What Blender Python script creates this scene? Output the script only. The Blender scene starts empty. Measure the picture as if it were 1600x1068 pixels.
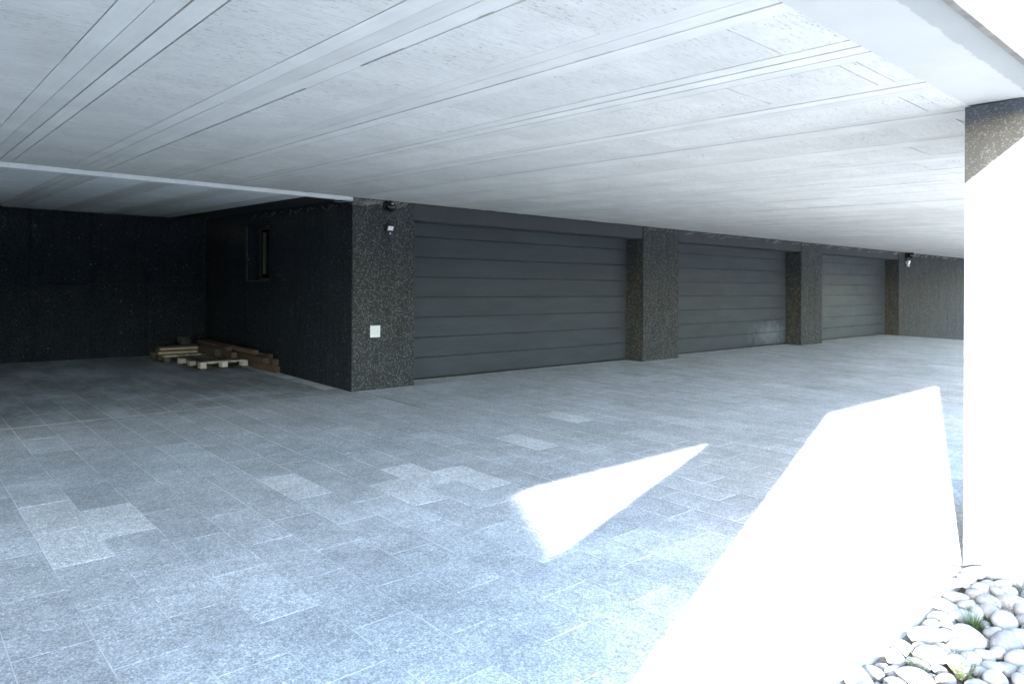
import bpy, bmesh, math, random
from mathutils import Vector, Matrix
random.seed(7)
C = bpy.context.scene.collection
S = bpy.context.scene

# ------------------------------------------------------------------ measured layout (metres)
F_PX, HZ, TH, ROLL = 1113.7, 451.4, 0.84046, 0.00479      # lens in px of a 1600 px wide frame
SL, EYE, H = 0.02343, 1.466, 2.75                          # fall of paving and ceiling, eye, clear height
X1, Y1 = 5.04, 9.006                                       # corner of the first pillar
W1, LD, W2 = 1.047, 5.553, 1.225                           # pillar, door opening, other pillars
YB = Y1 + 6.02                                             # back wall of the bay
YD = 9.43                                                  # door plane
def zf(y): return SL * (y - Y1)
SLA = math.atan(SL)

# ------------------------------------------------------------------ camera
cd = bpy.data.cameras.new('camera'); cam = bpy.data.objects.new('camera', cd); C.objects.link(cam)
cd.sensor_fit = 'HORIZONTAL'; cd.sensor_width = 36
cd.lens = F_PX / 1600 * 36
cd.shift_y = -(534 - HZ) / 1600
cd.clip_start = 0.05; cd.clip_end = 4000
vd = Vector((math.cos(TH), math.sin(TH), 0)); rt = Vector((math.sin(TH), -math.cos(TH), 0)); up = Vector((0, 0, 1))
r2 = rt * math.cos(ROLL) + up * math.sin(ROLL) ; u2 = up * math.cos(ROLL) - rt * math.sin(ROLL)
M = Matrix((r2, u2, -vd)).transposed().to_4x4(); M.translation = Vector((0, 0, EYE))
cam.matrix_world = M
S.camera = cam

# ------------------------------------------------------------------ sky, sun, exposure
SUN_DIR = Vector((1, 0.328, -0.264)).normalized()          # way the light travels
EL = math.asin(-SUN_DIR.z); AZ = math.atan2(-SUN_DIR.x, -SUN_DIR.y)
wd = bpy.data.worlds.new('World'); S.world = wd; wd.use_nodes = True
nt = wd.node_tree; nt.nodes.clear()
sky = nt.nodes.new('ShaderNodeTexSky'); sky.sky_type = 'NISHITA'; sky.sun_disc = False
sky.sun_elevation = EL; sky.sun_rotation = AZ % (2 * math.pi); sky.air_density = 1.0; sky.dust_density = 0.6; sky.ozone_density = 0.4
bg = nt.nodes.new('ShaderNodeBackground'); bg.inputs['Strength'].default_value = 0.15
wo = nt.nodes.new('ShaderNodeOutputWorld')
nt.links.new(sky.outputs[0], bg.inputs[0]); nt.links.new(bg.outputs[0], wo.inputs[0])
sd = bpy.data.lights.new('sun', 'SUN'); sd.energy = 3.0; sd.angle = math.radians(0.5); sd.color = (1.0, 0.965, 0.915)
so = bpy.data.objects.new('sun', sd); C.objects.link(so); so.rotation_euler = SUN_DIR.to_track_quat('-Z', 'Y').to_euler(); so.location = (-20, -8, 12)
S.view_settings.view_transform = 'Standard'; S.view_settings.look = 'None'
S.view_settings.gamma = 1.0; S.view_settings.use_curve_mapping = False
S.view_settings.exposure = 4.42
S.cycles.max_bounces = 14; S.cycles.diffuse_bounces = 8

# ------------------------------------------------------------------ node helpers and materials
class NT:
    def __init__(s, name):
        s.m = bpy.data.materials.new(name); s.m.use_nodes = True; s.t = s.m.node_tree
        s.b = s.t.nodes['Principled BSDF']
    def n(s, k, **kw):
        o = s.t.nodes.new(k)
        for a, v in kw.items(): setattr(o, a, v)
        return o
    def l(s, a, b): s.t.links.new(a, b)
    def pos(s):
        return s.n('ShaderNodeNewGeometry').outputs['Position']
    def noise(s, scale, detail=4, rough=.6, vec=None, stretch=None):
        o = s.n('ShaderNodeTexNoise'); o.inputs['Scale'].default_value = scale; o.inputs['Detail'].default_value = detail; o.inputs['Roughness'].default_value = rough
        v = vec or s.pos()
        if stretch:
            mp = s.n('ShaderNodeMapping'); mp.inputs['Scale'].default_value = stretch; s.l(v, mp.inputs[0]); v = mp.outputs[0]
        s.l(v, o.inputs['Vector']); return o.outputs['Fac']
    def vor(s, scale, vec=None, out='Distance'):
        o = s.n('ShaderNodeTexVoronoi'); o.inputs['Scale'].default_value = scale; s.l(vec or s.pos(), o.inputs['Vector']); return o.outputs[out]
    def ramp(s, fac, pts, interp='LINEAR'):
        o = s.n('ShaderNodeValToRGB'); cr = o.color_ramp; cr.interpolation = interp
        while len(cr.elements) < len(pts): cr.elements.new(.5)
        for e, (p, c) in zip(cr.elements, pts):
            e.position = p; e.color = (c, c, c, 1) if not isinstance(c, tuple) else (*c, 1)
        s.l(fac, o.inputs[0]); return o.outputs[0]
    def mix(s, fac, a, b, mode='MIX'):
        o = s.n('ShaderNodeMix', data_type='RGBA', blend_type=mode)
        for sock, val in ((o.inputs[0], fac), (o.inputs[6], a), (o.inputs[7], b)):
            if isinstance(val, (int, float)): sock.default_value = val
            elif isinstance(val, tuple): sock.default_value = (*val, 1)
            else: s.l(val, sock)
        return o.outputs[2]
    def math(s, op, a, b=0.0):
        o = s.n('ShaderNodeMath', operation=op)
        for i, v in ((0, a), (1, b)):
            if isinstance(v, (int, float)): o.inputs[i].default_value = v
            else: s.l(v, o.inputs[i])
        return o.outputs[0]
    def bump(s, h, strength, dist):
        o = s.n('ShaderNodeBump'); o.inputs['Strength'].default_value = strength; o.inputs['Distance'].default_value = dist
        s.l(h, o.inputs['Height']); s.l(o.outputs[0], s.b.inputs['Normal'])
    def col(s, c):
        if isinstance(c, tuple): s.b.inputs['Base Color'].default_value = (*c, 1)
        else: s.l(c, s.b.inputs['Base Color'])
    def rough(s, r):
        if isinstance(r, (int, float)): s.b.inputs['Roughness'].default_value = r
        else: s.l(r, s.b.inputs['Roughness'])

def paver_mat(name, base, joined=False, var=.11):
    m = NT(name)
    if joined:
        a = m.n('ShaderNodeAttribute', attribute_name='pv'); rnd = a.outputs['Fac']
    else:
        rnd = m.n('ShaderNodeObjectInfo').outputs['Random']
    g = m.ramp(m.noise(105, 3, .75), [(.30, .45), (.45, .86), (.56, 1.06), (.70, 1.7)])
    sp = m.ramp(m.vor(120, out='Color'), [(.0, .72), (.5, 1.0), (1.0, 1.32)])
    big = m.ramp(m.noise(1.1, 5, .6), [(.3, .84), (.7, 1.14)])
    st = m.ramp(m.noise(6, 5, .65), [(.35, .88), (.65, 1.1)])
    md = m.ramp(m.noise(38, 3, .6), [(.32, .80), (.68, 1.2)])
    g = m.mix(1, g, md, 'MULTIPLY')
    pr = m.ramp(rnd, [(0, 1 - var), (.75, 1.0), (1, 1 + var)])
    c = m.mix(1, base, g, 'MULTIPLY'); c = m.mix(1, c, sp, 'MULTIPLY'); c = m.mix(1, c, big, 'MULTIPLY'); c = m.mix(1, c, st, 'MULTIPLY'); c = m.mix(1, c, pr, 'MULTIPLY')
    # dirty water marks and tyre scuffs in the bay
    sx = m.n('ShaderNodeSeparateXYZ'); m.l(m.pos(), sx.inputs[0])
    bay = m.ramp(m.math('SUBTRACT', m.math('MULTIPLY', sx.outputs[1], .1), .0), [(.86, 0.0), (.93, 1.0)])
    dirt = m.ramp(m.noise(1.5, 6, .7, stretch=(1.3, .6, 1)), [(.40, 0.0), (.58, 1.0)])
    inb = m.ramp(m.math('MULTIPLY', sx.outputs[0], .1), [(.49, 1.0), (.505, 0.0)])
    c = m.mix(m.math('MULTIPLY', m.math('MULTIPLY', m.math('MULTIPLY', bay, inb), dirt), .55), c, (.11, .11, .11))
    m.col(c); m.rough(.62); m.bump(m.noise(90, 3), .25, .004)
    return m.m
M_PAVE = paver_mat('paver granite', (.43, .458, .50))
M_PAVEJ = paver_mat('paver granite joined', (.43, .458, .50), True)
M_PAVEL = paver_mat('paler paver granite', (.575, .60, .64), var=.04)

def joint_mat():
    m = NT('joint sand'); m.col(m.ramp(m.noise(3, 6), [(.36, (.42, .44, .47)), (.60, (.74, .75, .77))])); m.rough(.95); return m.m
M_JOINT = joint_mat()

def granite(name, lo, hi, fleck, rough, dens=.80, scale=210, streak=0, spec=.5, f2r=.04, f2m=1.9):
    m = NT(name)
    a = m.ramp(m.noise(scale, 3, .75), [(.33, lo), (.66, hi)])
    f = m.ramp(m.vor(scale * .7, out='Color'), [(dens, 0.0), (dens + .08, 1.0)])
    c = m.mix(f, a, fleck)
    f2 = m.ramp(m.vor(16, out='Distance'), [(.0, 1.0), (f2r, 1.0), (f2r * 1.4, 0.0)])
    keep = m.ramp(m.noise(5, 2), [(.52, 0.0), (.56, 1.0)])
    c = m.mix(m.math('MULTIPLY', m.math('MULTIPLY', f2, keep), .6), c, tuple(min(1, v * f2m) for v in fleck))
    st = m.ramp(m.noise(3.0, 5, .6, stretch=(3.5, 3.5, .5)), [(.3, .82), (.7, 1.18)])
    c = m.mix(1, c, st, 'MULTIPLY')
    if streak:
        k = m.ramp(m.noise(9, 5, .65, stretch=(4, 4, .25)), [(.5, 0.0), (.72, 1.0)])
        c = m.mix(m.math('MULTIPLY', k, streak), c, (.12, .12, .12))
    m.b.inputs['Specular IOR Level'].default_value = spec
    m.col(c); m.rough(rough); m.bump(m.noise(scale, 3), .2, .002)
    return m.m
M_GFRONT = granite('flamed dark granite', (.0135, .0146, .0152), (.072, .0755, .0745), (.15, .156, .152), .85, dens=.72, spec=.15, scale=115)
M_GSIDE = granite('honed black granite', (.002, .0028, .0038), (.038, .047, .059), (.16, .18, .20), .6, dens=.93, spec=.03, f2r=.09, f2m=2.0, scale=62)
M_GEND = granite('weathered dark granite', (.022, .0223, .0223), (.060, .0605, .060), (.105, .105, .104), .85, dens=.8, streak=.2, spec=.2, scale=45)

def plain(name, c, rough, metal=0.0, nscale=None, namt=.12):
    m = NT(name)
    if nscale:
        m.col(m.mix(1, c, m.ramp(m.noise(nscale, 5), [(.3, 1 - namt), (.7, 1 + namt)]), 'MULTIPLY'))
    else: m.col(c)
    m.rough(rough); m.b.inputs['Metallic'].default_value = metal
    return m.m

def door_mat():
    m = NT('door paint')
    g = m.ramp(m.noise(2.2, 5, .6, stretch=(.5, 1, 2.2)), [(.3, .88), (.7, 1.12)])
    c = m.mix(1, (.068, .076, .083), g, 'MULTIPLY')
    d = m.ramp(m.noise(7, 7, .75, stretch=(.8, 1, 1.4)), [(.55, 0.0), (.85, 1.0)])
    c = m.mix(m.math('MULTIPLY', d, .35), c, (.10, .11, .12))
    # dried splash marks low down at the right of the second door
    sx = m.n('ShaderNodeSeparateXYZ'); m.l(m.pos(), sx.inputs[0])
    dx = m.math('MULTIPLY', m.math('SUBTRACT', sx.outputs[0], 17.55), .95); dz = m.math('MULTIPLY', m.math('SUBTRACT', sx.outputs[2], .33), 2.6)
    rr = m.math('SQRT', m.math('ADD', m.math('MULTIPLY', dx, dx), m.math('MULTIPLY', dz, dz)))
    rr = m.math('ADD', rr, m.math('MULTIPLY', m.math('SUBTRACT', m.noise(5, 7, .75), .5), 2.2))
    k = m.ramp(rr, [(.1, .6), (1.25, 0.0)])
    c = m.mix(k, c, (.22, .24, .26))
    m.col(c); m.rough(m.ramp(m.noise(5, 4), [(.3, .40), (.7, .52)])); m.bump(m.noise(30, 2, stretch=(.2, 1, 1)), .05, .002); m.b.inputs['Specular IOR Level'].default_value = .07
    return m.m
M_DOOR = door_mat()
M_LINTEL = plain('lintel render', (.053, .0565, .059), .9, nscale=4)
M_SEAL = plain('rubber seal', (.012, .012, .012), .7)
M_BLACK = plain('black plastic', (.010, .010, .011), .45)
M_WHITE = plain('white plastic', (.75, .75, .74), .4)
M_CHROME = plain('brushed metal', (.6, .6, .6), .35, 1.0)
M_GLASS = plain('dark window glass', (.006, .007, .008), .06)
M_SOIL = plain('bed soil', (.10, .095, .08), 1, nscale=40, namt=.5)
M_TRIM = plain('weathered drip metal', (.20, .185, .165), .6, .3, nscale=8, namt=.3)
M_BACK = plain('formwork joint dirt', (.018, .02, .022), .95)

def ceil_mat(name, base, rough_board):
    m = NT(name)
    rnd = m.n('ShaderNodeObjectInfo').outputs['Random']
    c = m.mix(1, base, m.ramp(rnd, [(0, .93), (1, 1.04)]), 'MULTIPLY')
    c = m.mix(1, c, m.ramp(m.noise(2.3, 6, .6), [(.3, .90), (.7, 1.06)]), 'MULTIPLY')
    if rough_board:
        # wood wool relief left by the boards, running across the strip, with small open pits
        fib = m.noise(26, 6, .75, stretch=(.35, 2.2, 1))
        c = m.mix(1, c, m.ramp(fib, [(.28, .72), (.45, .97), (.7, 1.07)]), 'MULTIPLY')
        pit = m.ramp(m.noise(62, 3, .6, stretch=(.4, 1.5, 1)), [(.615, 0.0), (.66, 1.0)])
        area = m.ramp(m.noise(1.7, 3), [(.36, 0.0), (.60, 1.0)])
        c = m.mix(m.math('MULTIPLY', m.math('MULTIPLY', pit, area), .7), c, (.13, .14, .15))
        m.bump(m.noise(40, 5, .7, stretch=(.4, 2.0, 1)), .8, .008)
    else:
        c = m.mix(1, c, m.ramp(m.noise(8, 5, .7, stretch=(4, .25, 1)), [(.3, .94), (.7, 1.03)]), 'MULTIPLY')
        m.bump(m.noise(18, 5, .6, stretch=(3, .3, 1)), .15, .004)
    m.col(c); m.rough(.9)
    return m.m
M_CW = ceil_mat('white painted board concrete', (.655, .640, .605), True)
M_CN = ceil_mat('white painted smooth concrete', (.64, .627, .593), False)
M_RW = ceil_mat('lightened board concrete', (.80, .82, .82), True)  # same white ceiling, colour raised to brighten the shaded bay
M_RN = ceil_mat('lightened smooth concrete', (.66, .67, .66), False)  # smooth strips of that ceiling, lightened likewise against the bay's shade

def band_mat():
    m = NT('edge band paint')
    sx = m.n('ShaderNodeSeparateXYZ'); m.l(m.pos(), sx.inputs[0])
    y = m.math('ADD', sx.outputs[1], m.math('MULTIPLY', m.math('SUBTRACT', m.noise(10, 6, .7), .5), .07))
    k = m.ramp(m.math('SUBTRACT', y, .55), [(.478, 0.0), (.488, 1.0)])
    c = m.mix(k, (.37, .375, .36), (.50, .492, .468))
    c = m.mix(1, c, m.ramp(m.noise(3, 5), [(.3, .95), (.7, 1.03)]), 'MULTIPLY')
    m.col(c); m.rough(.85); return m.m
M_BAND = band_mat()
M_LIP = plain('white lip paint', (.70, .70, .69), .7, nscale=20, namt=.06)

def wood(name, c1, c2, rough=.8):
    m = NT(name)
    rnd = m.n('ShaderNodeObjectInfo').outputs['Random']
    tc = m.n('ShaderNodeTexCoord').outputs['Object']
    g = m.noise(22, 6, .7, vec=tc, stretch=(1, .06, 1))
    c = m.mix(m.ramp(g, [(.3, 0.0), (.7, 1.0)]), c1, c2)
    c = m.mix(1, c, m.ramp(rnd, [(0, .65), (1, 1.3)]), 'MULTIPLY')
    m.col(c); m.rough(rough); m.bump(g, .3, .003); return m.m
M_PALLET = wood('weathered pallet wood', (.075, .060, .046), (.17, .14, .11))
M_BLOCK = wood('pale pallet block', (.52, .47, .42), (.70, .65, .59))
M_BEAM = wood('red brown timber', (.05, .033, .026), (.16, .098, .072))
M_BOARD = wood('pale sawn board', (.36, .28, .19), (.54, .45, .33))
M_BOARDD = wood('dark sawn board', (.05, .038, .03), (.11, .085, .06))

# ------------------------------------------------------------------ mesh helpers
def mesh(name, verts, faces, mat, smooth=False):
    me = bpy.data.meshes.new(name); me.from_pydata(verts, [], faces); me.update()
    if mat: me.materials.append(mat)
    if smooth: me.polygons.foreach_set('use_smooth', [True] * len(me.polygons))
    return me
def link(name, me, parent=None, loc=(0, 0, 0), rot=(0, 0, 0)):
    o = bpy.data.objects.new(name, me); C.objects.link(o); o.location = loc; o.rotation_euler = rot
    if parent is not None: o.parent = parent
    return o
def box_vf(x0, x1, y0, y1, z0, z1, slope=False, ch=0.0):
    """box, optionally with bottom and top following the fall in y and with chamfered edges"""
    bm = bmesh.new(); bmesh.ops.create_cube(bm, size=1)
    for v in bm.verts:
        v.co = Vector((x0 + (v.co.x + .5) * (x1 - x0), y0 + (v.co.y + .5) * (y1 - y0), z0 + (v.co.z + .5) * (z1 - z0)))
    if ch: bmesh.ops.bevel(bm, geom=list(bm.edges), offset=ch, segments=1, affect='EDGES')
    if slope:
        for v in bm.verts: v.co.z += zf(v.co.y)
    bm.verts.index_update()
    vs = [v.co.copy() for v in bm.verts]; fs = [[v.index for v in f.verts] for f in bm.faces]; bm.free()
    return vs, fs
def box(name, x0, x1, y0, y1, z0, z1, mat, parent=None, slope=False, ch=0.0, origin=None):
    vs, fs = box_vf(x0, x1, y0, y1, z0, z1, slope, ch)
    o = Vector(origin) if origin else Vector(((x0 + x1) / 2, (y0 + y1) / 2, z0 + (zf((y0 + y1) / 2) if slope else 0)))
    return link(name, mesh(name, [v - o for v in vs], fs, mat), parent, o)
def thing(name, label, cat, loc=(0, 0, 0), group=None, rotz=0):
    o = bpy.data.objects.new(name, None); C.objects.link(o); o.location = loc; o.rotation_euler = (0, 0, rotz); o.empty_display_size = .2
    return tag(o, label, cat, group)
def tag(o, label, cat, group=None):
    o['label'] = label; o['category'] = cat
    if group: o['group'] = group
    return o
def structure(o): o['kind'] = 'structure'; return o
def stuff(o): o['kind'] = 'stuff'; return o
def sub(o, parent):                       # parent while keeping world placement (parents carry no rotation here)
    o.parent = parent; o.location = o.location - parent.location; return o
def inview(x, y, z, mg=0):
    p = Vector((x, y, z - EYE)); d = p.dot(vd)
    if d < .2: return None
    u = 800 + F_PX * p.dot(rt) / d; w = HZ - F_PX * p.z / d
    if -mg < u < 1600 + mg and -mg < w < 1068 + mg: return d
    return None

# ------------------------------------------------------------------ ground and paving
gr = link('ground', mesh('ground', [(-1500, -1500, -.62), (1500, -1500, -.62), (1500, 1500, -.62), (-1500, 1500, -.62)], [(0, 1, 2, 3)],
          plain('pale gravel ground', (.25, .255, .26), .95, nscale=3, namt=.2)))
structure(gr)
XE = 25.13                                           # the paving stops here, the ground behind it lies lower
YF = 1.325                                           # edge between paving and cobble bed
fore = structure(box('forecourt', -40, 40, -40, .38, -.60, -.235, plain('forecourt slabs', (.27, .28, .295), .9, nscale=2, namt=.15)))
pav = structure(box('paving', -7.5, XE, YF, YB + .2, -.30, -.0025, M_JOINT, slope=True))
PX, PY = .3125, .66
def paver_mesh(name, w, l, mat):
    g = .0026; t = .05; c = .0010
    x, y = w / 2 - g, l / 2 - g
    v = [(-x, -y, -t), (x, -y, -t), (x, y, -t), (-x, y, -t), (-x, -y, -c), (x, -y, -c), (x, y, -c), (-x, y, -c),
         (-x + c, -y + c, 0), (x - c, -y + c, 0), (x - c, y - c, 0), (-x + c, y - c, 0)]
    f = [(8, 9, 10, 11)]
    for i in range(4):
        j = (i + 1) % 4; f += [(i, j, 4 + j, 4 + i), (4 + i, 4 + j, 8 + j, 8 + i)]
    return mesh(name, v, f, mat)
light = {(0.91, 5.63), (0.91, 4.97), (1.22, 5.33), (3.405, 5.0), (3.72, 4.66), (3.09, 4.67), (4.97, 5.3), (2.47, 5.32), (6.2, 6.0), (9.4, 6.9)}
cells = []
ncol = int((XE + 7.5) / PX) + 2
for i in range(ncol):
    xa = .75 + PX * (i - 26); xb = xa + PX
    if xa < -7.4 or xb > XE + .02: continue
    off = 5.97 if (i - 26) % 2 == 0 else 5.64
    if -7.5 < xa:
        y = off - PY * 12
        while y < 8.95:
            a, b = max(y, YF + .003), min(y + PY, 8.945)
            if b - a > .05: cells.append((xa, xb, a, b))
            y += PY
    # bay and the strips in front of the doors: straight courses
    y = 8.955
    top = YB if xb <= X1 + .05 else YD - .04
    while y < top - .03:
        b = min(y + PY, top)
        mid = (xa + xb) / 2
        cells.append((xa, xb if xb < X1 or xa > X1 else xb, y, b)); y += PY
def solid_at(x, y):                                  # under pillars and walls no pavers are needed
    if y > Y1 + .05 and x > X1:
        k = x - X1
        if k < W1: return True
        k -= W1
        for _ in range(3):
            if k < LD: return False
            k -= LD
            if k < W2: return True
            k -= W2
        return True
    return x < -2.45 and y > 8.9
vis = []
rest = []
for (xa, xb, a, b) in cells:
    xm, ym = (xa + xb) / 2, (a + b) / 2
    if solid_at(xm, ym): continue
    d = inview(xm, ym, zf(ym), 60)
    hidden = xm > 7.5 and ym < 1.35 + (xm - 4.8) * .21 and xm > 5
    (vis if d and not hidden else rest).append((d or 99, xa, xb, a, b))
vis.sort(); rest += vis[295:]; vis = vis[:295]
pm = {}
for d, xa, xb, a, b in vis:
    xm, ym = (xa + xb) / 2, (a + b) / 2
    pale = any(abs(xm - p) < .12 and abs(ym - q) < .2 for p, q in light)
    key = (round(b - a, 2), pale)
    if key not in pm: pm[key] = paver_mesh('paver', PX, b - a, M_PAVEL if pale else M_PAVE)
    dz = random.uniform(-.0006, .0006)
    o = link('paver', pm[key], None, (xm, ym, zf(ym) + dz), (SLA + random.uniform(-.0008, .0008), random.uniform(-.0012, .0012), 0))
    sub(o, pav)
vs, fs, vals = [], [], []
for d, xa, xb, a, b in rest:
    n = len(vs); g = .003
    x0, x1, y0, y1 = xa + g, xb - g, a + g, b - g
    dz = random.uniform(-.0005, .0005)
    for zz in (-.002, 0):
        for (x, y) in ((x0, y0), (x1, y0), (x1, y1), (x0, y1)): vs.append((x, y, zf(y) + zz + dz))
    fs.append((n + 4, n + 5, n + 6, n + 7))
    for i in range(4):
        j = (i + 1) % 4; fs.append((n + i, n + j, n + 4 + j, n + 4 + i))
    vals += [random.random()] * 5
me = mesh('paver_field', [Vector(v) - pav.location for v in vs], fs, M_PAVEJ)
at = me.attributes.new('pv', 'FLOAT', 'FACE'); at.data.foreach_set('value', vals)
stuff(link('paver_field', me, pav))
# movement joint running out from the first pillar
box('movement_joint', 5.152, 5.164, 7.45, 8.93, -.004, .0008, M_SEAL, None, slope=True)
sub(bpy.data.objects['movement_joint'], pav)
# ramp falling away behind the end of the paving
rp = structure(link('ramp', mesh('ramp', [(XE + .001, -2, -.5), (40, -2, -.9 + .35), (40, Y1 + .3, -.55), (XE + .001, Y1 + .3, -.42)], [(0, 1, 2, 3)],
               plain('ramp concrete', (.3, .3, .31), .9, nscale=4))))

# ------------------------------------------------------------------ ceiling
XC0, XC1 = -7.5, 36.0
ceil = structure(box('ceiling', XC0, XC1, .88, YB + .3, H + .03, H + .33, M_BACK, slope=True))
PER, X0C = .8275, 1.05
known = {-1: [3.65], 0: [6.56], 1: [4.75, 2.08], 2: [4.33, 3.67, 1.66], 3: [2.17, 1.55, 1.465], 4: [2.195, 1.57, 1.475], 5: [1.92, 1.515]}
gapk = {(-1, 1): .003, (-1, 2): .003, (-1, 3): .007, (0, 0): .007, (0, 1): .0035, (0, 2): .0045, (0, 3): .003, (1, 0): .010, (1, 1): .002, (1, 2): .004, (1, 3): .004, (2, 0): .0055,
        (2, 1): .002, (2, 2): .013, (2, 3): .004, (3, 0): .005, (3, 1): .0012, (3, 2): .0085, (3, 3): .0012, (4, 0): .004, (5, 0): .002}
gapk = {k_: v_ * 1.5 for k_, v_ in gapk.items()}
B0 = 1.343                                            # the boards stop at the smooth edge band
bits_near, bits_far = [], []
def add_strip(xa, xb, ya, yb, wide, bay):
    near = inview((xa + xb) / 2, max(ya, min(yb, (ya + yb) / 2)), H, 300) or inview(xa, ya, H, 300) or inview(xb, yb, H, 300)
    d = near if near else 99
    bits_near.append((d, xa, xb, ya, yb, wide, bay))
for k in range(-10, 43):
    xs = [X0C + k * PER + o for o in (0, .5, .61, .72, PER)]
    if xs[0] < XC0: continue
    if xs[4] > XC1 - .1: break
    for j in range(4):
        ga = gapk.get((k, j), random.choice([.002, .003, .0045, .006]) if xs[0] < 12 else random.choice([.002, .004, .006]))
        gb = gapk.get((k, j + 1) if j < 3 else (k + 1, 0), .002)
        xa, xb = xs[j] + ga / 2, xs[j + 1] - gb / 2
        if j == 0:
            cuts = sorted(known.get(k, []))
            y = (cuts[-1] if cuts else random.uniform(1.5, 2.6)) + random.choice([.9, 1.25, 1.9]) * (1 if cuts else 0)
            while y < 8.4:
                cuts.append(y); y += random.choice([.66, .95, 1.3, 2.1])
        else:
            cuts = [random.uniform(3, 8)] if random.random() < .25 else []
        ys = [B0] + cuts + [Y1 - .03]
        for a, b in zip(ys, ys[1:]):
            if b - a > .04: add_strip(xa, xb, a + (.0026 if a > B0 else 0), b - .0026, j == 0, False)
        if xs[4] < X1 + .02 and xs[0] > -2.6:          # over the bay
            cuts = [random.uniform(9.6, 11), random.uniform(11.6, 12.8), random.uniform(13.2, 14.3)] if j == 0 else []
            ys = [Y1 + .05] + cuts + [YB]
            for a, b in zip(ys, ys[1:]): add_strip(xa, xb, a + .002, b - .002, j == 0, True)
fill = []
def filler(x, g, ya, yb, frac):
    if g < .0016: return
    y = ya + random.uniform(0, .3)
    while y < yb:
        L_ = random.choice([.03, .08, .15, .4, .8]) * random.uniform(.6, 1.4)
        if random.random() < frac: fill.append((x - g / 2 - .001, x + g / 2 + .001, y, min(y + L_, yb), H + random.choice([.0025, .006])))
        y += L_ + random.uniform(.01, .12)
for k in range(-3, 12):
    for j, o in enumerate((0, .5, .61, .72)):
        g = gapk.get((k, j), .004)
        filler(X0C + k * PER + o, g, B0, Y1 - .03, .12 if g > .006 else .34)
bits_near.sort()
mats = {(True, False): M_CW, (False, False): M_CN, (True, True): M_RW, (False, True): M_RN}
groups = {}
for n, (d, xa, xb, ya, yb, wide, bay) in enumerate(bits_near):
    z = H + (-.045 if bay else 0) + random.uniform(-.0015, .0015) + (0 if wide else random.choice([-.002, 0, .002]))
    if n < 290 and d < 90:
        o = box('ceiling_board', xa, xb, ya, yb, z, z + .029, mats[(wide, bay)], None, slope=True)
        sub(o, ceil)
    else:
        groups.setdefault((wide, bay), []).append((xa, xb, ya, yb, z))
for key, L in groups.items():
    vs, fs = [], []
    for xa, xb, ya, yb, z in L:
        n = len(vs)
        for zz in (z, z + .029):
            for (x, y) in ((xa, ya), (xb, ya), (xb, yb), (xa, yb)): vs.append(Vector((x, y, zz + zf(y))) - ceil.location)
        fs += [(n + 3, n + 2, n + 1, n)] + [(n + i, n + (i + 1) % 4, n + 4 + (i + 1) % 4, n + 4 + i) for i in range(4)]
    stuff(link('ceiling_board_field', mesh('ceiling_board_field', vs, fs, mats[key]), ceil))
vs, fs = [], []
for xa, xb, ya, yb, z in fill:
    n = len(vs)
    for zz_ in (z, z + .02):
        for (x, y) in ((xa, ya), (xb, ya), (xb, yb), (xa, yb)): vs.append(Vector((x, y, zz_ + zf(y))) - ceil.location)
    fs += [(n + 3, n + 2, n + 1, n)] + [(n + i, n + (i + 1) % 4, n + 4 + (i + 1) % 4, n + 4 + i) for i in range(4)]
stuff(link('joint_filler', mesh('joint_filler', vs, fs, M_CN), ceil))
sub(box('bay_slab', -2.6, X1 + .01, Y1 + .05, YB, H - .014, H + .028, M_BACK, None, slope=True), ceil)
sub(box('edge_band', XC0, XC1, .882, B0 - .001, H - .008, H + .029, M_BAND, None, slope=True), ceil)
lip = box('ceiling_lip', -2.6, X1 - .002, Y1 - .012, Y1 + .048, H - .05, H + .029, M_LIP, None, slope=True, ch=.004)
sub(lip, ceil)
tr = box('drip_edge', XC0, XC1, .848, .879, H - .055, H + .36, M_TRIM, None, slope=True, ch=.003)
sub(tr, ceil)

# ------------------------------------------------------------------ granite clad walls and pillars
def clad_panels(parent, axis, fixed, out, us, zs, mat, hole=None, t=.03, sl=0.0, zf0=None, core_mat=None):
    """panels on a wall plane: axis 'x' = wall runs along x at y=fixed, 'y' = runs along y at x=fixed; out = direction of the face"""
    g = .0025
    for u0, u1 in zip(us, us[1:]):
        for z0, z1 in zip(zs, zs[1:]):
            a0, a1, b0, b1 = u0 + g, u1 - g, z0 + g, z1 - g
            if hole and a0 < hole[1] - .02 and a1 > hole[0] + .02 and b0 < hole[3] - .02 and b1 > hole[2] + .02:
                # the panel is cut round the window
                for (p0, p1, q0, q1) in ((a0, a1, b0, hole[2]), (a0, a1, hole[3], b1)):
                    if q1 - q0 > .05: one(parent, axis, fixed, out, p0, p1, q0, q1, mat, t)
                for (p0, p1) in ((a0, hole[0]), (hole[1], a1)):
                    if p1 - p0 > .02: one(parent, axis, fixed, out, p0, p1, hole[2] + .003, hole[3] - .003, mat, t)
                continue
            one(parent, axis, fixed, out, a0, a1, b0, b1, mat, t)
def one(parent, axis, fixed, out, a0, a1, b0, b1, mat, t):
    j = random.uniform(0, .0012)
    f0, f1 = sorted((fixed - out * j, fixed - out * t))
    if axis == 'x': o = box('panel', a0, a1, f0, f1, b0, b1, mat, None, ch=.002)
    else: o = box('panel', f0, f1, a0, a1, b0, b1, mat, None, ch=.002)
    sub(o, parent)
M_CORE = plain('wall core', (.05, .05, .05), .9)
ZJ = 1.466
pill = [(X1, X1 + W1), (X1 + W1 + LD, X1 + W1 + LD + W2), (X1 + W1 + 2 * LD + W2, X1 + W1 + 2 * LD + 2 * W2)]
labels = ['dark granite pillar carrying the floodlight and the white wall plate',
          'dark granite pillar between the first and second garage doors, nothing mounted on it',
          'dark granite pillar between the second and third garage doors']
ZT = H - .003
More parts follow.
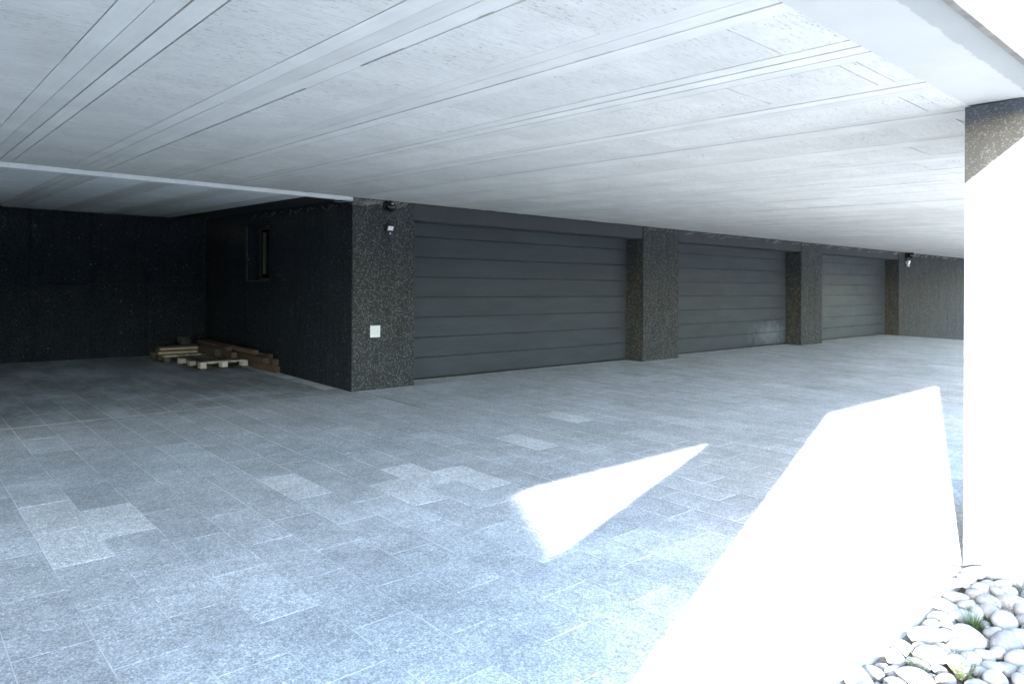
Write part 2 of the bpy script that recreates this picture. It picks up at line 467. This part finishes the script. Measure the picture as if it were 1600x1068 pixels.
for (xa, xb), lb in zip(pill, labels):
    first = xa == X1
    t = thing('granite_pillar', lb, 'pillar', ((xa + xb) / 2, Y1 + .2, 0), 'granite pillars between the garage doors')
    y1 = Y1 + .9
    sub(box('core', xa + (.031 if not first else .05), xb - .031, Y1 + .031, y1, -.05, ZT - .004, M_CORE), t)
    clad_panels(t, 'x', Y1, -1, [xa, xb], [zf(Y1) + .002, ZJ, ZT], M_GFRONT)
    if not first:                                     # left reveal of the pillar, facing the door bay
        clad_panels(t, 'y', xa, -1, [Y1 + .0305, y1], [.002, ZJ, ZT - .25], M_GFRONT)
    clad_panels(t, 'y', xb, 1, [Y1 + .0305, y1], [.002, ZJ, ZT - .25], M_GFRONT)
# wall carrying on after the last door
XW = X1 + W1 + 3 * LD + 2 * W2
t = thing('granite_wall', 'weathered granite wall beyond the third garage door with lamp at its top corner', 'wall', (XW + 5, Y1 + .2, 0))
sub(box('core', XW + .031, XC1 - .1, Y1 + .031, Y1 + .9, -1.0, ZT - .004, M_CORE), t)
clad_panels(t, 'x', Y1, -1, [XW + .95 * i for i in range(12)], [-.9, ZJ, ZT], M_GEND)
clad_panels(t, 'y', XW, -1, [Y1 + .0305, Y1 + .9], [.002, ZJ, ZT - .25], M_GFRONT)
# side wall of the bay, with its window
ZB0, ZBT = .0, H + zf(Y1) + .10
HOLE = (11.86, 12.87, 1.58, 2.585)
t = thing('granite_wall', 'black granite side wall of the parking bay with a small recessed window', 'wall', (X1 + .3, 12, 0))
us = [Y1 + .0305, 9.98, 10.92, 11.83, 12.90, 13.80, 14.70, YB]
clad_panels(t, 'y', X1, -1, us, [-.02, ZJ], M_GSIDE)
clad_panels(t, 'y', X1, -1, us, [ZJ, 2.85], M_GSIDE, hole=HOLE)
sub(box('core', X1 + .031, X1 + .28, Y1 + .95, HOLE[0] - .002, -.05, 2.84, M_GSIDE), t)
sub(box('core', X1 + .031, X1 + .28, HOLE[1] + .002, YB, -.05, 2.84, M_GSIDE), t)
sub(box('core', X1 + .031, X1 + .28, HOLE[0] - .001, HOLE[1] + .001, -.05, HOLE[2] - .002, M_GSIDE), t)
sub(box('core', X1 + .031, X1 + .28, HOLE[0] - .001, HOLE[1] + .001, HOLE[3] + .002, 2.84, M_GSIDE), t)
w = box('window', X1 + .262, X1 + .275, HOLE[0] + .05, HOLE[1] - .05, HOLE[2] + .05, HOLE[3] - .05, M_GLASS); sub(w, t)
M_FR = plain('dark window frame', (.014, .015, .016), .5)
for (a, b, c, d) in ((HOLE[0], HOLE[0] + .06, HOLE[2], HOLE[3]), (HOLE[1] - .06, HOLE[1], HOLE[2], HOLE[3]), (HOLE[0] + .061, HOLE[1] - .061, HOLE[2], HOLE[2] + .06), (HOLE[0] + .061, HOLE[1] - .061, HOLE[3] - .06, HOLE[3])):
    f = box('frame', X1 + .23, X1 + .279, a, b, c, d, M_FR, None, ch=.004); f.parent = w; f.location = f.location - t.location - w.location
f = box('sash_glint', X1 + .222, X1 + .261, 12.62, 12.665, 1.72, 2.47, plain('sash edge reflection', (.09, .088, .08), .5), None, ch=.003); f.parent = w; f.location = f.location - t.location - w.location  # sash edge with the frame's reflection put into its pale colour
sub(box('sill', X1 - .006, X1 + .229, HOLE[0] + .003, HOLE[1] - .003, HOLE[2] - .001, HOLE[2] + .018, M_GFRONT, None, ch=.003), t)
sub(box('jamb_edge', X1 - .004, X1 + .02, HOLE[1] - .018, HOLE[1] - .002, HOLE[2] + .02, HOLE[3] - .01, M_GFRONT, None, ch=.002), t)
# back wall
t = thing('granite_wall', 'black granite back wall of the parking bay behind the pallets', 'wall', (2, YB + .2, .14))
clad_panels(t, 'x', YB, -1, [-2.5, -1.74, -.79, .16, 1.11, 2.06, 3.01, 3.96, X1 - .001], [.06, ZJ + .05, 2.98], M_GSIDE)
sub(box('core', -2.8, X1 + .9, YB + .031, YB + .25, -.3, 3.0, M_CORE), t)
# far side wall of the bay (left of the picture)
t = thing('granite_wall', 'black granite side wall closing the bay opposite the window', 'wall', (-2.6, 10, 0))
clad_panels(t, 'y', -2.45, 1, [8.9 + 1.02 * i for i in range(7)], [-.15, ZJ, 2.60], M_GSIDE)
sub(box('core', -2.75, -2.481, 8.9, YB, -.2, 2.62, M_CORE), t)

# ------------------------------------------------------------------ garage doors and lintels
dl = ['wide dark grey sectional garage door beside the pillar with the floodlight',
      'dark grey sectional garage door with whitish splash marks low down, the middle one of three',
      'farthest dark grey sectional garage door beside the weathered end wall']
ll = ['grey rendered lintel over the garage door beside the floodlight pillar', 'grey rendered lintel over the middle garage door', 'grey rendered lintel over the garage door next to the end wall']
def section_mesh(w, h):
    # a flat section with a rolled groove at its top edge
    prof = [(.0015, .0005), (.0, .002), (.0, h - .0105), (.0015, h - .009), (.04, h - .009), (.04, .0005)]
    n = len(prof)
    v = [(-w / 2, y, z) for y, z in prof] + [(w / 2, y, z) for y, z in prof]
    f = [(i, i + n, (i + 1) % n + n, (i + 1) % n) for i in range(n)] + [tuple(range(n)), tuple(range(2 * n - 1, n - 1, -1))]
    return mesh('section', v, f, M_DOOR)
PH = .32
SEC = section_mesh(LD - .03, PH)
for i in range(3):
    xa = X1 + W1 + i * (LD + W2); xb = xa + LD
    t = thing('garage_door', dl[i], 'garage door', ((xa + xb) / 2, YD, .01), 'garage doors in a row')
    for k in range(8):
        o = link('section', SEC, t, (0, random.uniform(0, .0015), .042 + k * PH))
    sl_ = box('seal_shadow_strip', xa + .015, xb - .015, YD + .006, YD + .034, .012, .0505, M_SEAL); sub(sl_, t)  # rubber seal, made taller to stand in for the shadow under the door
    sub(box('backing', xa + .05, xb - .05, YD + .041, YD + .06, .03, 2.58, M_SEAL), t)
    for s_, xx in ((-1, xa), (1, xb - .045)):
        sub(box('guide_rail', xx + .001, xx + .044, YD + .045, YD + .10, .012, 2.6, M_SEAL), t)
    lt = tag(box('lintel', xa + .001, xb - .001, Y1 + .018, YD - .03, H - .25, H - .003, M_LINTEL, None, ch=.004), ll[i], 'lintel', 'lintels over the garage doors')

# ------------------------------------------------------------------ fittings on the pillars
def cyl_vf(r0, r1, h, n=20):
    v = [(r0 * math.cos(2 * math.pi * i / n), r0 * math.sin(2 * math.pi * i / n), 0) for i in range(n)] + [(r1 * math.cos(2 * math.pi * i / n), r1 * math.sin(2 * math.pi * i / n), h) for i in range(n)]
    f = [(i, (i + 1) % n, n + (i + 1) % n, n + i) for i in range(n)] + [tuple(range(n - 1, -1, -1)), tuple(range(n, 2 * n))]
    return v, f
def lathe(prof, n=24):
    v = [(r * math.cos(2 * math.pi * i / n), r * math.sin(2 * math.pi * i / n), z) for r, z in prof for i in range(n)]
    m = len(prof)
    f = [(k * n + i, k * n + (i + 1) % n, (k + 1) * n + (i + 1) % n, (k + 1) * n + i) for k in range(m - 1) for i in range(n)]
    f += [tuple(range(n - 1, -1, -1)), tuple(range((m - 1) * n, m * n))]
    return v, f
def camera_dome(x, z, label, s=1.0):
    t = thing('dome_camera', label, 'camera', (x, Y1, z), 'black dome cameras under the ceiling')
    v, f = lathe([(.062 * s, 0), (.066 * s, .012 * s), (.066 * s, .035 * s), (.06 * s, .045 * s)])
    link('base', mesh('base', v, f, M_BLACK, True), t, (0, 0, 0), (math.pi / 2, 0, 0))
    v, f = lathe([(.055 * s, 0), (.062 * s, .01 * s), (.066 * s, .03 * s), (.06 * s, .055 * s), (.045 * s, .075 * s), (.02 * s, .087 * s), (.003, .09 * s)])
    link('dome', mesh('dome', v, f, plain('glossy dome', (.008, .008, .009), .12), True), t, (0, -.045 * s, -.01 * s), (math.pi / 2 - .35, 0, 0))
    v, f = cyl_vf(.010 * s, .010 * s, .03 * s, 10)
    link('lens', mesh('lens', v, f, M_CHROME, True), t, (-.01 * s, -.118 * s, .022 * s), (math.pi / 2, .3, 0))
    return t
camera_dome(5.60, 2.665, 'black round dome camera above the floodlight on the granite pillar', 1.25)
camera_dome(25.85, 2.675, 'black dome camera under the ceiling at the corner of the end wall', 1.9)
def floodlight(x, z, label, bodymat, s=1.0):
    t = thing('floodlight', label, 'floodlight', (x, Y1, z), 'floodlights with motion sensors')
    link('bracket', mesh('bracket', *box_vf(-.03 * s, .03 * s, -.05 * s, 0, -.02 * s, .03 * s, ch=.004), bodymat), t)
    tilt = .35
    hv = box_vf(-.088 * s, .088 * s, -.045 * s, 0, -.062 * s, .062 * s, ch=.008)
    hd = link('housing', mesh('housing', *hv, bodymat), t, (0, -.055 * s, .0), (tilt, 0, .12))
    gv = box_vf(-.062 * s, .062 * s, -.049 * s, -.0455 * s, -.04 * s, .04 * s, ch=.001)
    link('lamp_glass', mesh('lamp_glass', *gv, plain('frosted lamp glass', (.85, .85, .88), .2)), hd)
    for k in range(5):
        fv = box_vf(-.07 * s + k * .032 * s, -.062 * s + k * .032 * s, .0005, .02 * s, -.05 * s, .05 * s)
        link('fin', mesh('fin', *fv, bodymat), hd)
    v, f = lathe([(.02 * s, 0), (.024 * s, .01 * s), (.024 * s, .045 * s), (.015 * s, .06 * s)])
    sn = link('sensor', mesh('sensor', v, f, bodymat, True), t, (0, -.03 * s, -.09 * s), (math.pi / 2 + .3, 0, 0))
    v, f = lathe([(.018 * s, 0), (.019 * s, .01 * s), (.012 * s, .02 * s), (.002, .024 * s)])
    link('sensor_lens', mesh('sensor_lens', v, f, M_WHITE, True), sn, (0, 0, .056 * s))
    return t
floodlight(5.61, 2.355, 'small black floodlight with white lens and sensor under the dome camera', M_BLACK, .8)
floodlight(25.80, 2.42, 'small white floodlight below the camera on the end wall', M_WHITE, 1.15)
pl = thing('wall_plate', 'square white blank plate on the granite pillar below the floodlight', 'wall plate', (5.405, Y1, .845))
link('cover', mesh('cover', *box_vf(-.082, .082, -.016, 0, -.085, .085, ch=.005), M_WHITE), pl)
link('screw_cap', mesh('screw_cap', *cyl_vf(.005, .004, .003, 8), M_WHITE), pl, (-.06, -.0155, 0), (math.pi / 2, 0, 0))
link('screw_cap', mesh('screw_cap', *cyl_vf(.005, .004, .003, 8), M_WHITE), pl, (.06, -.0155, 0), (math.pi / 2, 0, 0))

# ------------------------------------------------------------------ colonnade at the open side
def colonnade(xa, xb, label):
    ya, yb = 1.062, 1.356
    t = thing('colonnade_pillar', label, 'pillar', ((xa + xb) / 2, (ya + yb) / 2, -.25), 'granite pillars along the open side')
    sub(box('core', xa + .031, xb - .031, ya + .031, yb - .031, -.3, H + zf(ya) - .02, M_CORE), t)
    zt = H + zf(ya) - .010
    clad_panels(t, 'x', ya, -1, [xa + .0285, xb - .0285], [-.30, zt], M_GPIL)
    clad_panels(t, 'x', yb, 1, [xa + .0285, xb - .0285], [-.30, zt], M_GPIL)
    clad_panels(t, 'y', xa, -1, [ya - .0025, yb + .0025], [-.30, zt], M_GPIL)
    clad_panels(t, 'y', xb, 1, [ya - .0025, yb + .0025], [-.30, zt], M_GPIL)
M_GPIL = granite('mid grey granite', (.047, .053, .062), (.10, .109, .122), (.13, .139, .153), .85, dens=.72, spec=.15)
colonnade(4.80, 6.55, 'sunlit granite pillar standing in the cobble bed at the open side')
colonnade(-2.0, -.12, 'granite pillar of the open side next to the parking bay')
colonnade(11.6, 13.35, 'granite pillar of the open side across from the middle garage door')

# ------------------------------------------------------------------ cobble bed
bed = structure(box('cobble_bed', -7.4, 24, .385, YF - .004, -.40, -.235, M_SOIL))
def cobble_mesh(seed):
    rnd = random.Random(seed); bm = bmesh.new(); bmesh.ops.create_icosphere(bm, subdivisions=3, radius=1)
    ax = [Vector((rnd.uniform(-1, 1), rnd.uniform(-1, 1), rnd.uniform(-1, 1))).normalized() for _ in range(7)]
    am = [rnd.uniform(.08, .34) for _ in ax]
    el = rnd.uniform(.95, 1.25)
    for v in bm.verts:
        n = v.co.normalized(); d = 1
        for a, b in zip(ax, am):
            k = n.dot(a); d -= b * max(0, k - .35)
            d += .02 * math.sin(3 * k + seed)
        v.co = Vector((n.x * d * el, n.y * d * .84, n.z * d * .74))
    me = bpy.data.meshes.new('cobble'); bm.to_mesh(me); bm.free(); me.materials.append(M_COB)
    me.polygons.foreach_set('use_smooth', [True] * len(me.polygons)); return me
def cob_mat():
    m = NT('cobble stone'); rnd = m.n('ShaderNodeObjectInfo').outputs['Random']
    c = m.ramp(rnd, [(0, (.20, .205, .22)), (.35, (.28, .282, .29)), (.7, (.33, .33, .33)), (1, (.235, .232, .23))])
    c = m.mix(1, c, m.ramp(m.noise(30, 5, .7), [(.3, .75), (.7, 1.12)]), 'MULTIPLY')
    vein = m.ramp(m.noise(9, 4, .6), [(.47, 0.0), (.5, .5), (.53, 0.0)])
    c = m.mix(vein, c, (.38, .375, .37))
    m.col(c); m.rough(.75); m.bump(m.noise(60, 4), .15, .003); return m.m
M_COB = cob_mat()
CM = [cobble_mesh(i) for i in range(9)]
GREEN = [(4.06, 1.10, .035), (3.50, .985, .035), (3.40, 1.13, .02), (3.95, .83, .02), (4.35, 1.03, .025), (4.62, 1.0, .01)]
rc = random.Random(3); spots = []
tries = 0
while tries < 40000:
    tries += 1
    x, y = rc.uniform(2.2, 8.0), rc.uniform(.42, YF - .055)
    r = rc.uniform(.046, .080) if tries < 14000 else rc.uniform(.026, .046)
    if 4.79 < x + r * 1.05 and x - r < 6.6 and y + r * .8 > 1.03: continue
    if any((x - a) ** 2 + (y - b) ** 2 < (r * .8 + c_) ** 2 for a, b, c_ in GREEN): continue
    if all((x - a) ** 2 + (y - b) ** 2 > ((r + q) * .77) ** 2 for a, b, q in spots): spots.append((x, y, r))
cob_rest = []
spots += [(4.70, 1.27, .06), (4.60, 1.29, .05), (4.73, 1.375, .04), (4.50, 1.285, .045), (4.66, 1.36, .035), (4.735, 1.15, .055)]
for x, y, r in spots:
    rot = (rc.uniform(-.35, .35), rc.uniform(-.35, .35), rc.uniform(0, 6.28)); z = -.235 + r * .62 + rc.uniform(-.006, .014) + (.045 if y > 1.26 and x > 4.45 else 0)
    sc = (r * rc.uniform(1.0, 1.25), r * rc.uniform(.95, 1.15), r * rc.uniform(.85, 1.05))
    if inview(x, y, z, 60):
        o = link('cobble', rc.choice(CM), bed, Vector((x, y, z)) - bed.location, rot); o.scale = sc
    else: cob_rest.append((x, y, z, rot, sc))
# the cobbles out of sight of the photograph, joined
vs, fs = [], []
from mathutils import Euler
lo = bmesh.new(); bmesh.ops.create_icosphere(lo, subdivisions=2, radius=1)
lv = [v.co.copy() for v in lo.verts]; lf = [[v.index for v in f.verts] for f in lo.faces]; lo.free()
for x, y, z, rot, sc in cob_rest:
    R = Euler(rot).to_matrix(); n = len(vs)
    vs += [R @ Vector((v.x * sc[0], v.y * sc[1] * .82, v.z * sc[2] * .68)) + Vector((x, y, z)) - bed.location for v in lv]
    fs += [[i + n for i in f] for f in lf]
if vs: stuff(link('cobble_field', mesh('cobble_field', vs, fs, M_COB, True), bed))

# small second layer of stones lying in the gaps, and weeds growing between them
def leafmat(name, c):
    m = NT(name); m.col(m.mix(1, c, m.ramp(m.n('ShaderNodeObjectInfo').outputs['Random'], [(0, .8), (1, 1.2)]), 'MULTIPLY')); m.rough(.6); return m.m
M_GRASS = leafmat('grass green', (.065, .12, .035)); M_WEED = leafmat('weed green', (.12, .18, .06)); M_DRY = leafmat('dry stem', (.16, .13, .10))
def tuft(x, y, z, n, h, spread, mat, label, name='grass_tuft', cat='grass'):
    rt_ = random.Random(int(x * 1000)); vs, fs = [], []
    for _ in range(n):
        a = rt_.uniform(0, 6.28); k = spread * rt_.random() ** .6; hh = h * rt_.uniform(.5, 1); w = .0016
        bx, by = k * .35 * math.cos(a), k * .35 * math.sin(a); b = len(vs)
        p = Vector((-math.sin(a), math.cos(a), 0)) * w
        for s_ in range(5):
            u = s_ / 4; c = Vector((bx + k * math.cos(a) * u ** 1.6, by + k * math.sin(a) * u ** 1.6, hh * (u - .25 * u * u * (k / spread))))
            ww = (1 - u) * .9 + .1
            vs += [c - p * ww, c + p * ww]
        for s_ in range(4): q = b + 2 * s_; fs.append((q, q + 1, q + 3, q + 2))
    o = link(name, mesh(name, vs, fs, mat), None, (x, y, z)); return tag(o, label, cat)
def weed(x, y, z, n, h, mat, label):
    rt_ = random.Random(int(y * 1000)); t = thing('weed', label, 'weed', (x, y, z))
    vs, fs, sv, sf = [], [], [], []
    for _ in range(n):
        a = rt_.uniform(0, 6.28); k = rt_.uniform(.02, .07); hh = h * rt_.uniform(.4, 1)
        tip = Vector((k * math.cos(a), k * math.sin(a), hh))
        b = len(sv); p = Vector((.0012, .0012, 0))
        sv += [-p, p, tip + p * .5, tip - p * .5]; sf.append((b, b + 1, b + 2, b + 3))
        for q in range(6):
            u = .35 + .65 * q / 5; c = tip * u; d = Vector((math.cos(a + q * 2.4), math.sin(a + q * 2.4), rt_.uniform(-.2, .6))).normalized() * rt_.uniform(.008, .016)
            s2 = d.cross(Vector((0, 0, 1))).normalized() * .004; b = len(vs)
            vs += [c, c + d * .5 + s2, c + d, c + d * .5 - s2]; fs.append((b, b + 1, b + 2, b + 3))
    link('leaves', mesh('leaves', vs, fs, mat), t); link('stems', mesh('stems', sv, sf, M_DRY), t)
tuft(4.06, 1.10, -.225, 190, .15, .085, M_GRASS, 'dense green grass tuft growing between the cobbles by the pillar')
weed(3.50, .985, -.225, 34, .13, M_WEED, 'pale green leafy weed with tiny leaves between the white cobbles')
weed(3.40, 1.13, -.225, 16, .12, M_GRASS, 'small sparse weed between cobbles at the edge of the paving')
tuft(3.95, .83, -.225, 50, .11, .05, M_GRASS, 'tiny grass sprout between cobbles away from the paving')
weed(4.35, 1.03, -.225, 18, .10, M_DRY, 'dried brown weed at the foot of the sunlit pillar')
weed(4.62, 1.0, -.225, 12, .12, M_GRASS, 'green sprig in front of the sunlit pillar')

# ------------------------------------------------------------------ pallets, timbers, boards in the bay
def pallet(name, label, loc, rotz, lx, ly, blk):
    t = thing(name, label, 'pallet', loc, 'wooden pallets in the bay', rotz)
    # lx across the slats, ly along them
    for bx in (0, (lx - .10) / 2, lx - .10):
        for by in (0, (ly - .145) / 2, ly - .145):
            link('block', mesh('block', *box_vf(bx, bx + .10, by, by + .145, .022, .100, ch=.003), blk), t)
        link('bottom_board', mesh('bottom_board', *box_vf(bx, bx + .10, 0, ly, 0, .0215, ch=.003), M_PALLET), t)
    for by in (0, (ly - .145) / 2, ly - .145):
        link('stringer', mesh('stringer', *box_vf(0, lx, by, by + .145, .1005, .122, ch=.003), M_BLOCK if by == 0 else M_PALLET), t)
    n = 5 if lx > .7 else 4
    wd_ = lx / (n + (n - 1) * .32)
    for i in range(n):
        x = i * wd_ * 1.32
        link('top_slat', mesh('top_slat', *box_vf(x, x + wd_, random.uniform(-.006, .006), ly + random.uniform(-.006, .006), .1225, .144, ch=.003), M_PALLET), t)
    return t
Pz = lambda y: zf(y)
pallet('pallet', 'weathered wooden pallet with pale blocks lying under the dark timbers', (4.06, 12.30, zf(12.9) + .004), .0, .80, 1.20, M_BLOCK)
pallet('pallet', 'second pallet under the bundle of pale boards by the back wall', (3.86, 13.58, zf(14) + .006), .03, 1.02, .80, M_PALLET)
def beam(x, y0, y1, z, w, h, label, mat=M_BEAM, yaw=0.0, name='timber_beam', cat='timber', group='reddish timbers by the wall'):
    L = y1 - y0
    bm = bmesh.new(); bmesh.ops.create_cube(bm, size=1)
    bmesh.ops.subdivide_edges(bm, edges=[e for e in bm.edges if abs((e.verts[0].co - e.verts[1].co).y) > .5], cuts=5)
    for v in bm.verts:
        v.co = Vector((v.co.x * w, v.co.y * L, (v.co.z + .5) * h)); v.co.x += random.uniform(-.003, .003); v.co.z += random.uniform(0, .004)
    bmesh.ops.bevel(bm, geom=[e for e in bm.edges if e.calc_face_angle(0) > .8], offset=.005, segments=1, affect='EDGES')
    me = bpy.data.meshes.new(name); bm.to_mesh(me); bm.free(); me.materials.append(mat)
    o = link(name, me, None, (x, (y0 + y1) / 2, z), (SLA, 0, yaw)); return tag(o, label, cat, group)
zz = lambda a, b: zf((a + b) / 2)
beam(4.975, 11.36, 14.80, zz(11.36, 14.8) + .006, .10, .105, 'lower reddish timber lying on the paving along the bay wall')
beam(4.970, 11.42, 14.75, zz(11.42, 14.75) + .118, .105, .10, 'upper reddish timber stacked along the bay wall', yaw=.004)
beam(4.830, 11.50, 14.30, zz(11.50, 14.30) + .149 + .004, .11, .10, 'long reddish timber on the pallet overhanging its front edge', yaw=.012)
beam(4.835, 11.95, 14.35, zz(11.95, 14.35) + .258, .09, .075, 'reddish timber on top of the long overhanging one', yaw=.02)
beam(4.690, 12.52, 14.42, zz(12.52, 14.42) + .150 + .004, .10, .10, 'dark timber on the pallet with a pale cut end', yaw=.015)
beam(4.555, 12.95, 14.30, zz(12.95, 14.3) + .150 + .004, .12, .12, 'short thick dark timber in the middle of the pallets', M_BOARDD, yaw=.03)
beam(4.700, 12.70, 14.40, zz(12.70, 14.40) + .262, .10, .07, 'thin dark timber lying on the pale ended one', yaw=-.02)
beam(4.955, 11.62, 14.70, zz(11.62, 14.7) + .226, .09, .06, 'flat reddish timber topmost against the bay wall', yaw=.008)
for i, (x0, y0, z0, dz, lab) in enumerate([(3.83, 13.72, .150, .034, 'lowest pale board of the bundle on the rear pallet'), (3.84, 13.73, .186, .03, 'dark board in the bundle on the rear pallet'),
                                      (3.82, 13.71, .218, .034, 'upper pale board of the bundle on the rear pallet'), (3.85, 13.75, .254, .03, 'topmost dark board of the bundle on the rear pallet')]):
    vs, fs = box_vf(-.05, .05, 0, .66, 0, dz - .002, ch=.003)
    for k in (0, 1, 2):
        o = link('sawn_board', mesh('sawn_board', vs, fs, (M_BOARD, M_BOARDD)[i % 2] if k == 0 else M_BOARDD), None, (x0 + random.uniform(-.03, .03) + .0, y0 + .055 + k * .108, z0 + zf(13.9) + .004), (0, 0, -math.pi / 2 + random.uniform(-.012, .012) + (.03 if i == 2 else 0)))
        tag(o, [lab + ', facing the open side', lab + ', behind its front row', lab + ', on the back wall side'][k], 'board', 'boards bundled on the rear pallet')
bk = thing('bucket', 'grey plastic bucket behind the bundle of boards', 'bucket', (4.42, 14.27, zf(14.27) + .150))
M_BUCK = plain('grey plastic', (.05, .056, .062), .5)
v, f = lathe([(.10, 0), (.105, .004), (.135, .24), (.142, .245), (.142, .26), (.132, .262), (.125, .24), (.098, .012)], 28); f = f[:-2] + [tuple(range(27, -1, -1))]
n28 = 28; f.append(tuple(range(7 * n28, 8 * n28)))
link('pail', mesh('pail', v, f, M_BUCK, True), bk)
vs = []; fs = []
for k in range(13):
    a = math.pi * k / 12; c = Vector((.14 * math.cos(a), -.02 - .05 * math.sin(a), .25 - .10 * math.sin(a)))
    for q in range(5):
        b = 2 * math.pi * q / 5; vs.append(c + Vector((.003 * math.cos(b) * math.cos(a), .003 * math.sin(b), .003 * math.cos(b))))
for k in range(12):
    for q in range(5): fs.append((k * 5 + q, k * 5 + (q + 1) % 5, k * 5 + 5 + (q + 1) % 5, k * 5 + 5 + q))
link('handle', mesh('handle', vs, fs, M_CHROME, True), bk)

# ------------------------------------------------------------------ cobwebs where ceiling and facade meet
rw = random.Random(5); vs, fs = [], []
def strand(p, q, r, sag):
    b = len(vs); n = 6
    for k in range(n + 1):
        u = k / n; c = p.lerp(q, u) - Vector((0, 0, sag * math.sin(math.pi * u)))
        for j in range(3): a = 2.1 * j; vs.append(c + Vector((r * math.cos(a), 0, r * math.sin(a))))
    for k in range(n):
        for j in range(3): fs.append((b + k * 3 + j, b + k * 3 + (j + 1) % 3, b + k * 3 + 3 + (j + 1) % 3, b + k * 3 + 3 + j))
for _ in range(150):
    x = rw.choice([rw.uniform(5.1, 6), rw.uniform(11.6, 31), rw.uniform(12, 31), rw.uniform(16, 31)]); r = .0016 + .00018 * x
    p = Vector((x, Y1 - rw.uniform(.002, .02), H - .004)); q = p + Vector((-rw.uniform(.05, .4), -rw.uniform(0, .03), -rw.uniform(.02, .11)))
    strand(p, q, r, rw.uniform(.005, .03))
for _ in range(26):
    y = rw.uniform(9.2, 13); p = Vector((X1 - .006, y, H - .06 + zf(y))); q = p + Vector((-.01, rw.uniform(-.3, .3), -rw.uniform(.02, .1))); strand(p, q, .0015, .02)
cw = stuff(link('cobwebs', mesh('cobwebs', vs, fs, plain('dusty cobweb', (.32, .31, .29), .95))))
tag(cw, 'dusty grey cobweb strands hanging where the ceiling meets the granite and lintels', 'cobweb')

# ------------------------------------------------------------------ made-up unseen objects, added to throw shadows into view
t = thing('shed', 'made-up lean-to with a sloping roof, added to cast the soft shadow edge', 'shed', (-9.5, 4, -.3))  # invented form, shaped to cast the slanted shadow edge
M_REND = plain('pale render', (.5, .49, .46), .9, nscale=5)
def shadow_shed_z(y): return 3.225 + .22 * (y + .20)
ya, yb = -1.45, 7.0
v = [(-9, ya, -.6), (-9, yb, -.6), (-12, yb, -.6), (-12, ya, -.6), (-9, ya, shadow_shed_z(ya) - .08), (-9, yb, shadow_shed_z(yb) - .08), (-12, yb, shadow_shed_z(yb) - .08), (-12, ya, shadow_shed_z(ya) - .08)]
o = link('wall', mesh('wall', v, [(0, 1, 5, 4), (1, 2, 6, 5), (2, 3, 7, 6), (3, 0, 4, 7), (4, 5, 6, 7)], M_REND)); sub(o, t)
v = []
for dz in (-.079, 0):
    v += [(-8.98, ya - .05, shadow_shed_z(ya - .05) + dz), (-8.98, yb + .1, shadow_shed_z(yb + .1) + dz), (-12.1, yb + .1, shadow_shed_z(yb + .1) + dz), (-12.1, ya - .05, shadow_shed_z(ya - .05) + dz)]
o = link('roof', mesh('roof', v, [(3, 2, 1, 0), (4, 5, 6, 7), (0, 1, 5, 4), (1, 2, 6, 5), (2, 3, 7, 6), (3, 0, 4, 7)], plain('zinc roof', (.3, .31, .32), .5, .4))); sub(o, t)
d_ = box('door', -8.996, -8.96, .6, 1.6, -.3, 1.85, plain('shed door', (.16, .12, .09), .7), None, ch=.004); sub(d_, t)
t = thing('person_shadow_post', 'added square post with a flat cap, casting the shadow of a person', 'person_shadow_post', (-1.5, -.74, -.24))  # added post, stands in for a standing person's shadow
sub(box('shaft', -1.72, -1.28, -1.35, -.72, -.236, 1.34, M_GPIL, None, ch=.01), t)
sub(box('cap', -1.75, -1.25, -1.38, -.69, 1.341, 1.43, M_GPIL, None, ch=.012), t)

# unseen hedges, added to shape the door reflections and cut low sky glow
def added_hedge(label, x0, x1, y0, y1, h, seed):
    rh = random.Random(seed); bm = bmesh.new()
    def sheet(o, a, b, na, nb):
        g = [[bm.verts.new(o + a * (i / na) + b * (j / nb)) for j in range(nb + 1)] for i in range(na + 1)]
        for i in range(na):
            for j in range(nb): bm.faces.new((g[i][j], g[i + 1][j], g[i + 1][j + 1], g[i][j + 1]))
    o = Vector((x0, y0, -.6)); X = Vector((x1 - x0, 0, 0)); Y = Vector((0, y1 - y0, 0)); Z = Vector((0, 0, h + .6))
    nx, ny, nz = max(3, int((x1 - x0) * 2.5)), max(3, int((y1 - y0) * 2.5)), 8
    sheet(o, X, Z, nx, nz); sheet(o + Y, X, Z, nx, nz); sheet(o, Y, Z, ny, nz); sheet(o + X, Y, Z, ny, nz); sheet(o + Z, X, Y, nx, ny)
    bmesh.ops.remove_doubles(bm, verts=bm.verts, dist=.001)
    for v in bm.verts: v.co += Vector((rh.uniform(-.12, .12), rh.uniform(-.12, .12), rh.uniform(-.12, .12)))
    for f in list(bm.faces):                       # twigs sticking out of the clipped faces
        c = f.calc_center_median()
        for _ in range(2):
            p = c + Vector((rh.uniform(-.2, .2), rh.uniform(-.2, .2), rh.uniform(-.2, .2))); q = [bm.verts.new(p + Vector((rh.uniform(-.09, .09), rh.uniform(-.09, .09), rh.uniform(-.09, .09)))) for _ in range(3)]
            bm.faces.new(q)
    me = bpy.data.meshes.new('added_hedge'); bm.to_mesh(me); bm.free(); me.materials.append(M_HEDGE)
    tag(link('added_hedge', me), label, 'added_hedge', 'unseen hedges added to shape the light')
mh = NT('hedge leaves'); mh.col(mh.ramp(mh.noise(7, 5, .7), [(.3, (.02, .035, .015)), (.7, (.075, .11, .045))])); mh.rough(.7); M_HEDGE = mh.m
added_hedge('long clipped greenery added to darken what the garage doors reflect', -16, 150, -15.5, -14, 3.4, 1)
added_hedge('clipped greenery added to cut the warm low sky at the sunny end', -20, -18.5, -14, 22, 2.8, 2)  # added to block the warm glow low in the sky
added_hedge('tall conifer screen added to darken the reflection in the farthest garage door', 28, 170, -19.5, -17, 8.0, 3)  # added so the far door mirrors dark foliage, not bright horizon
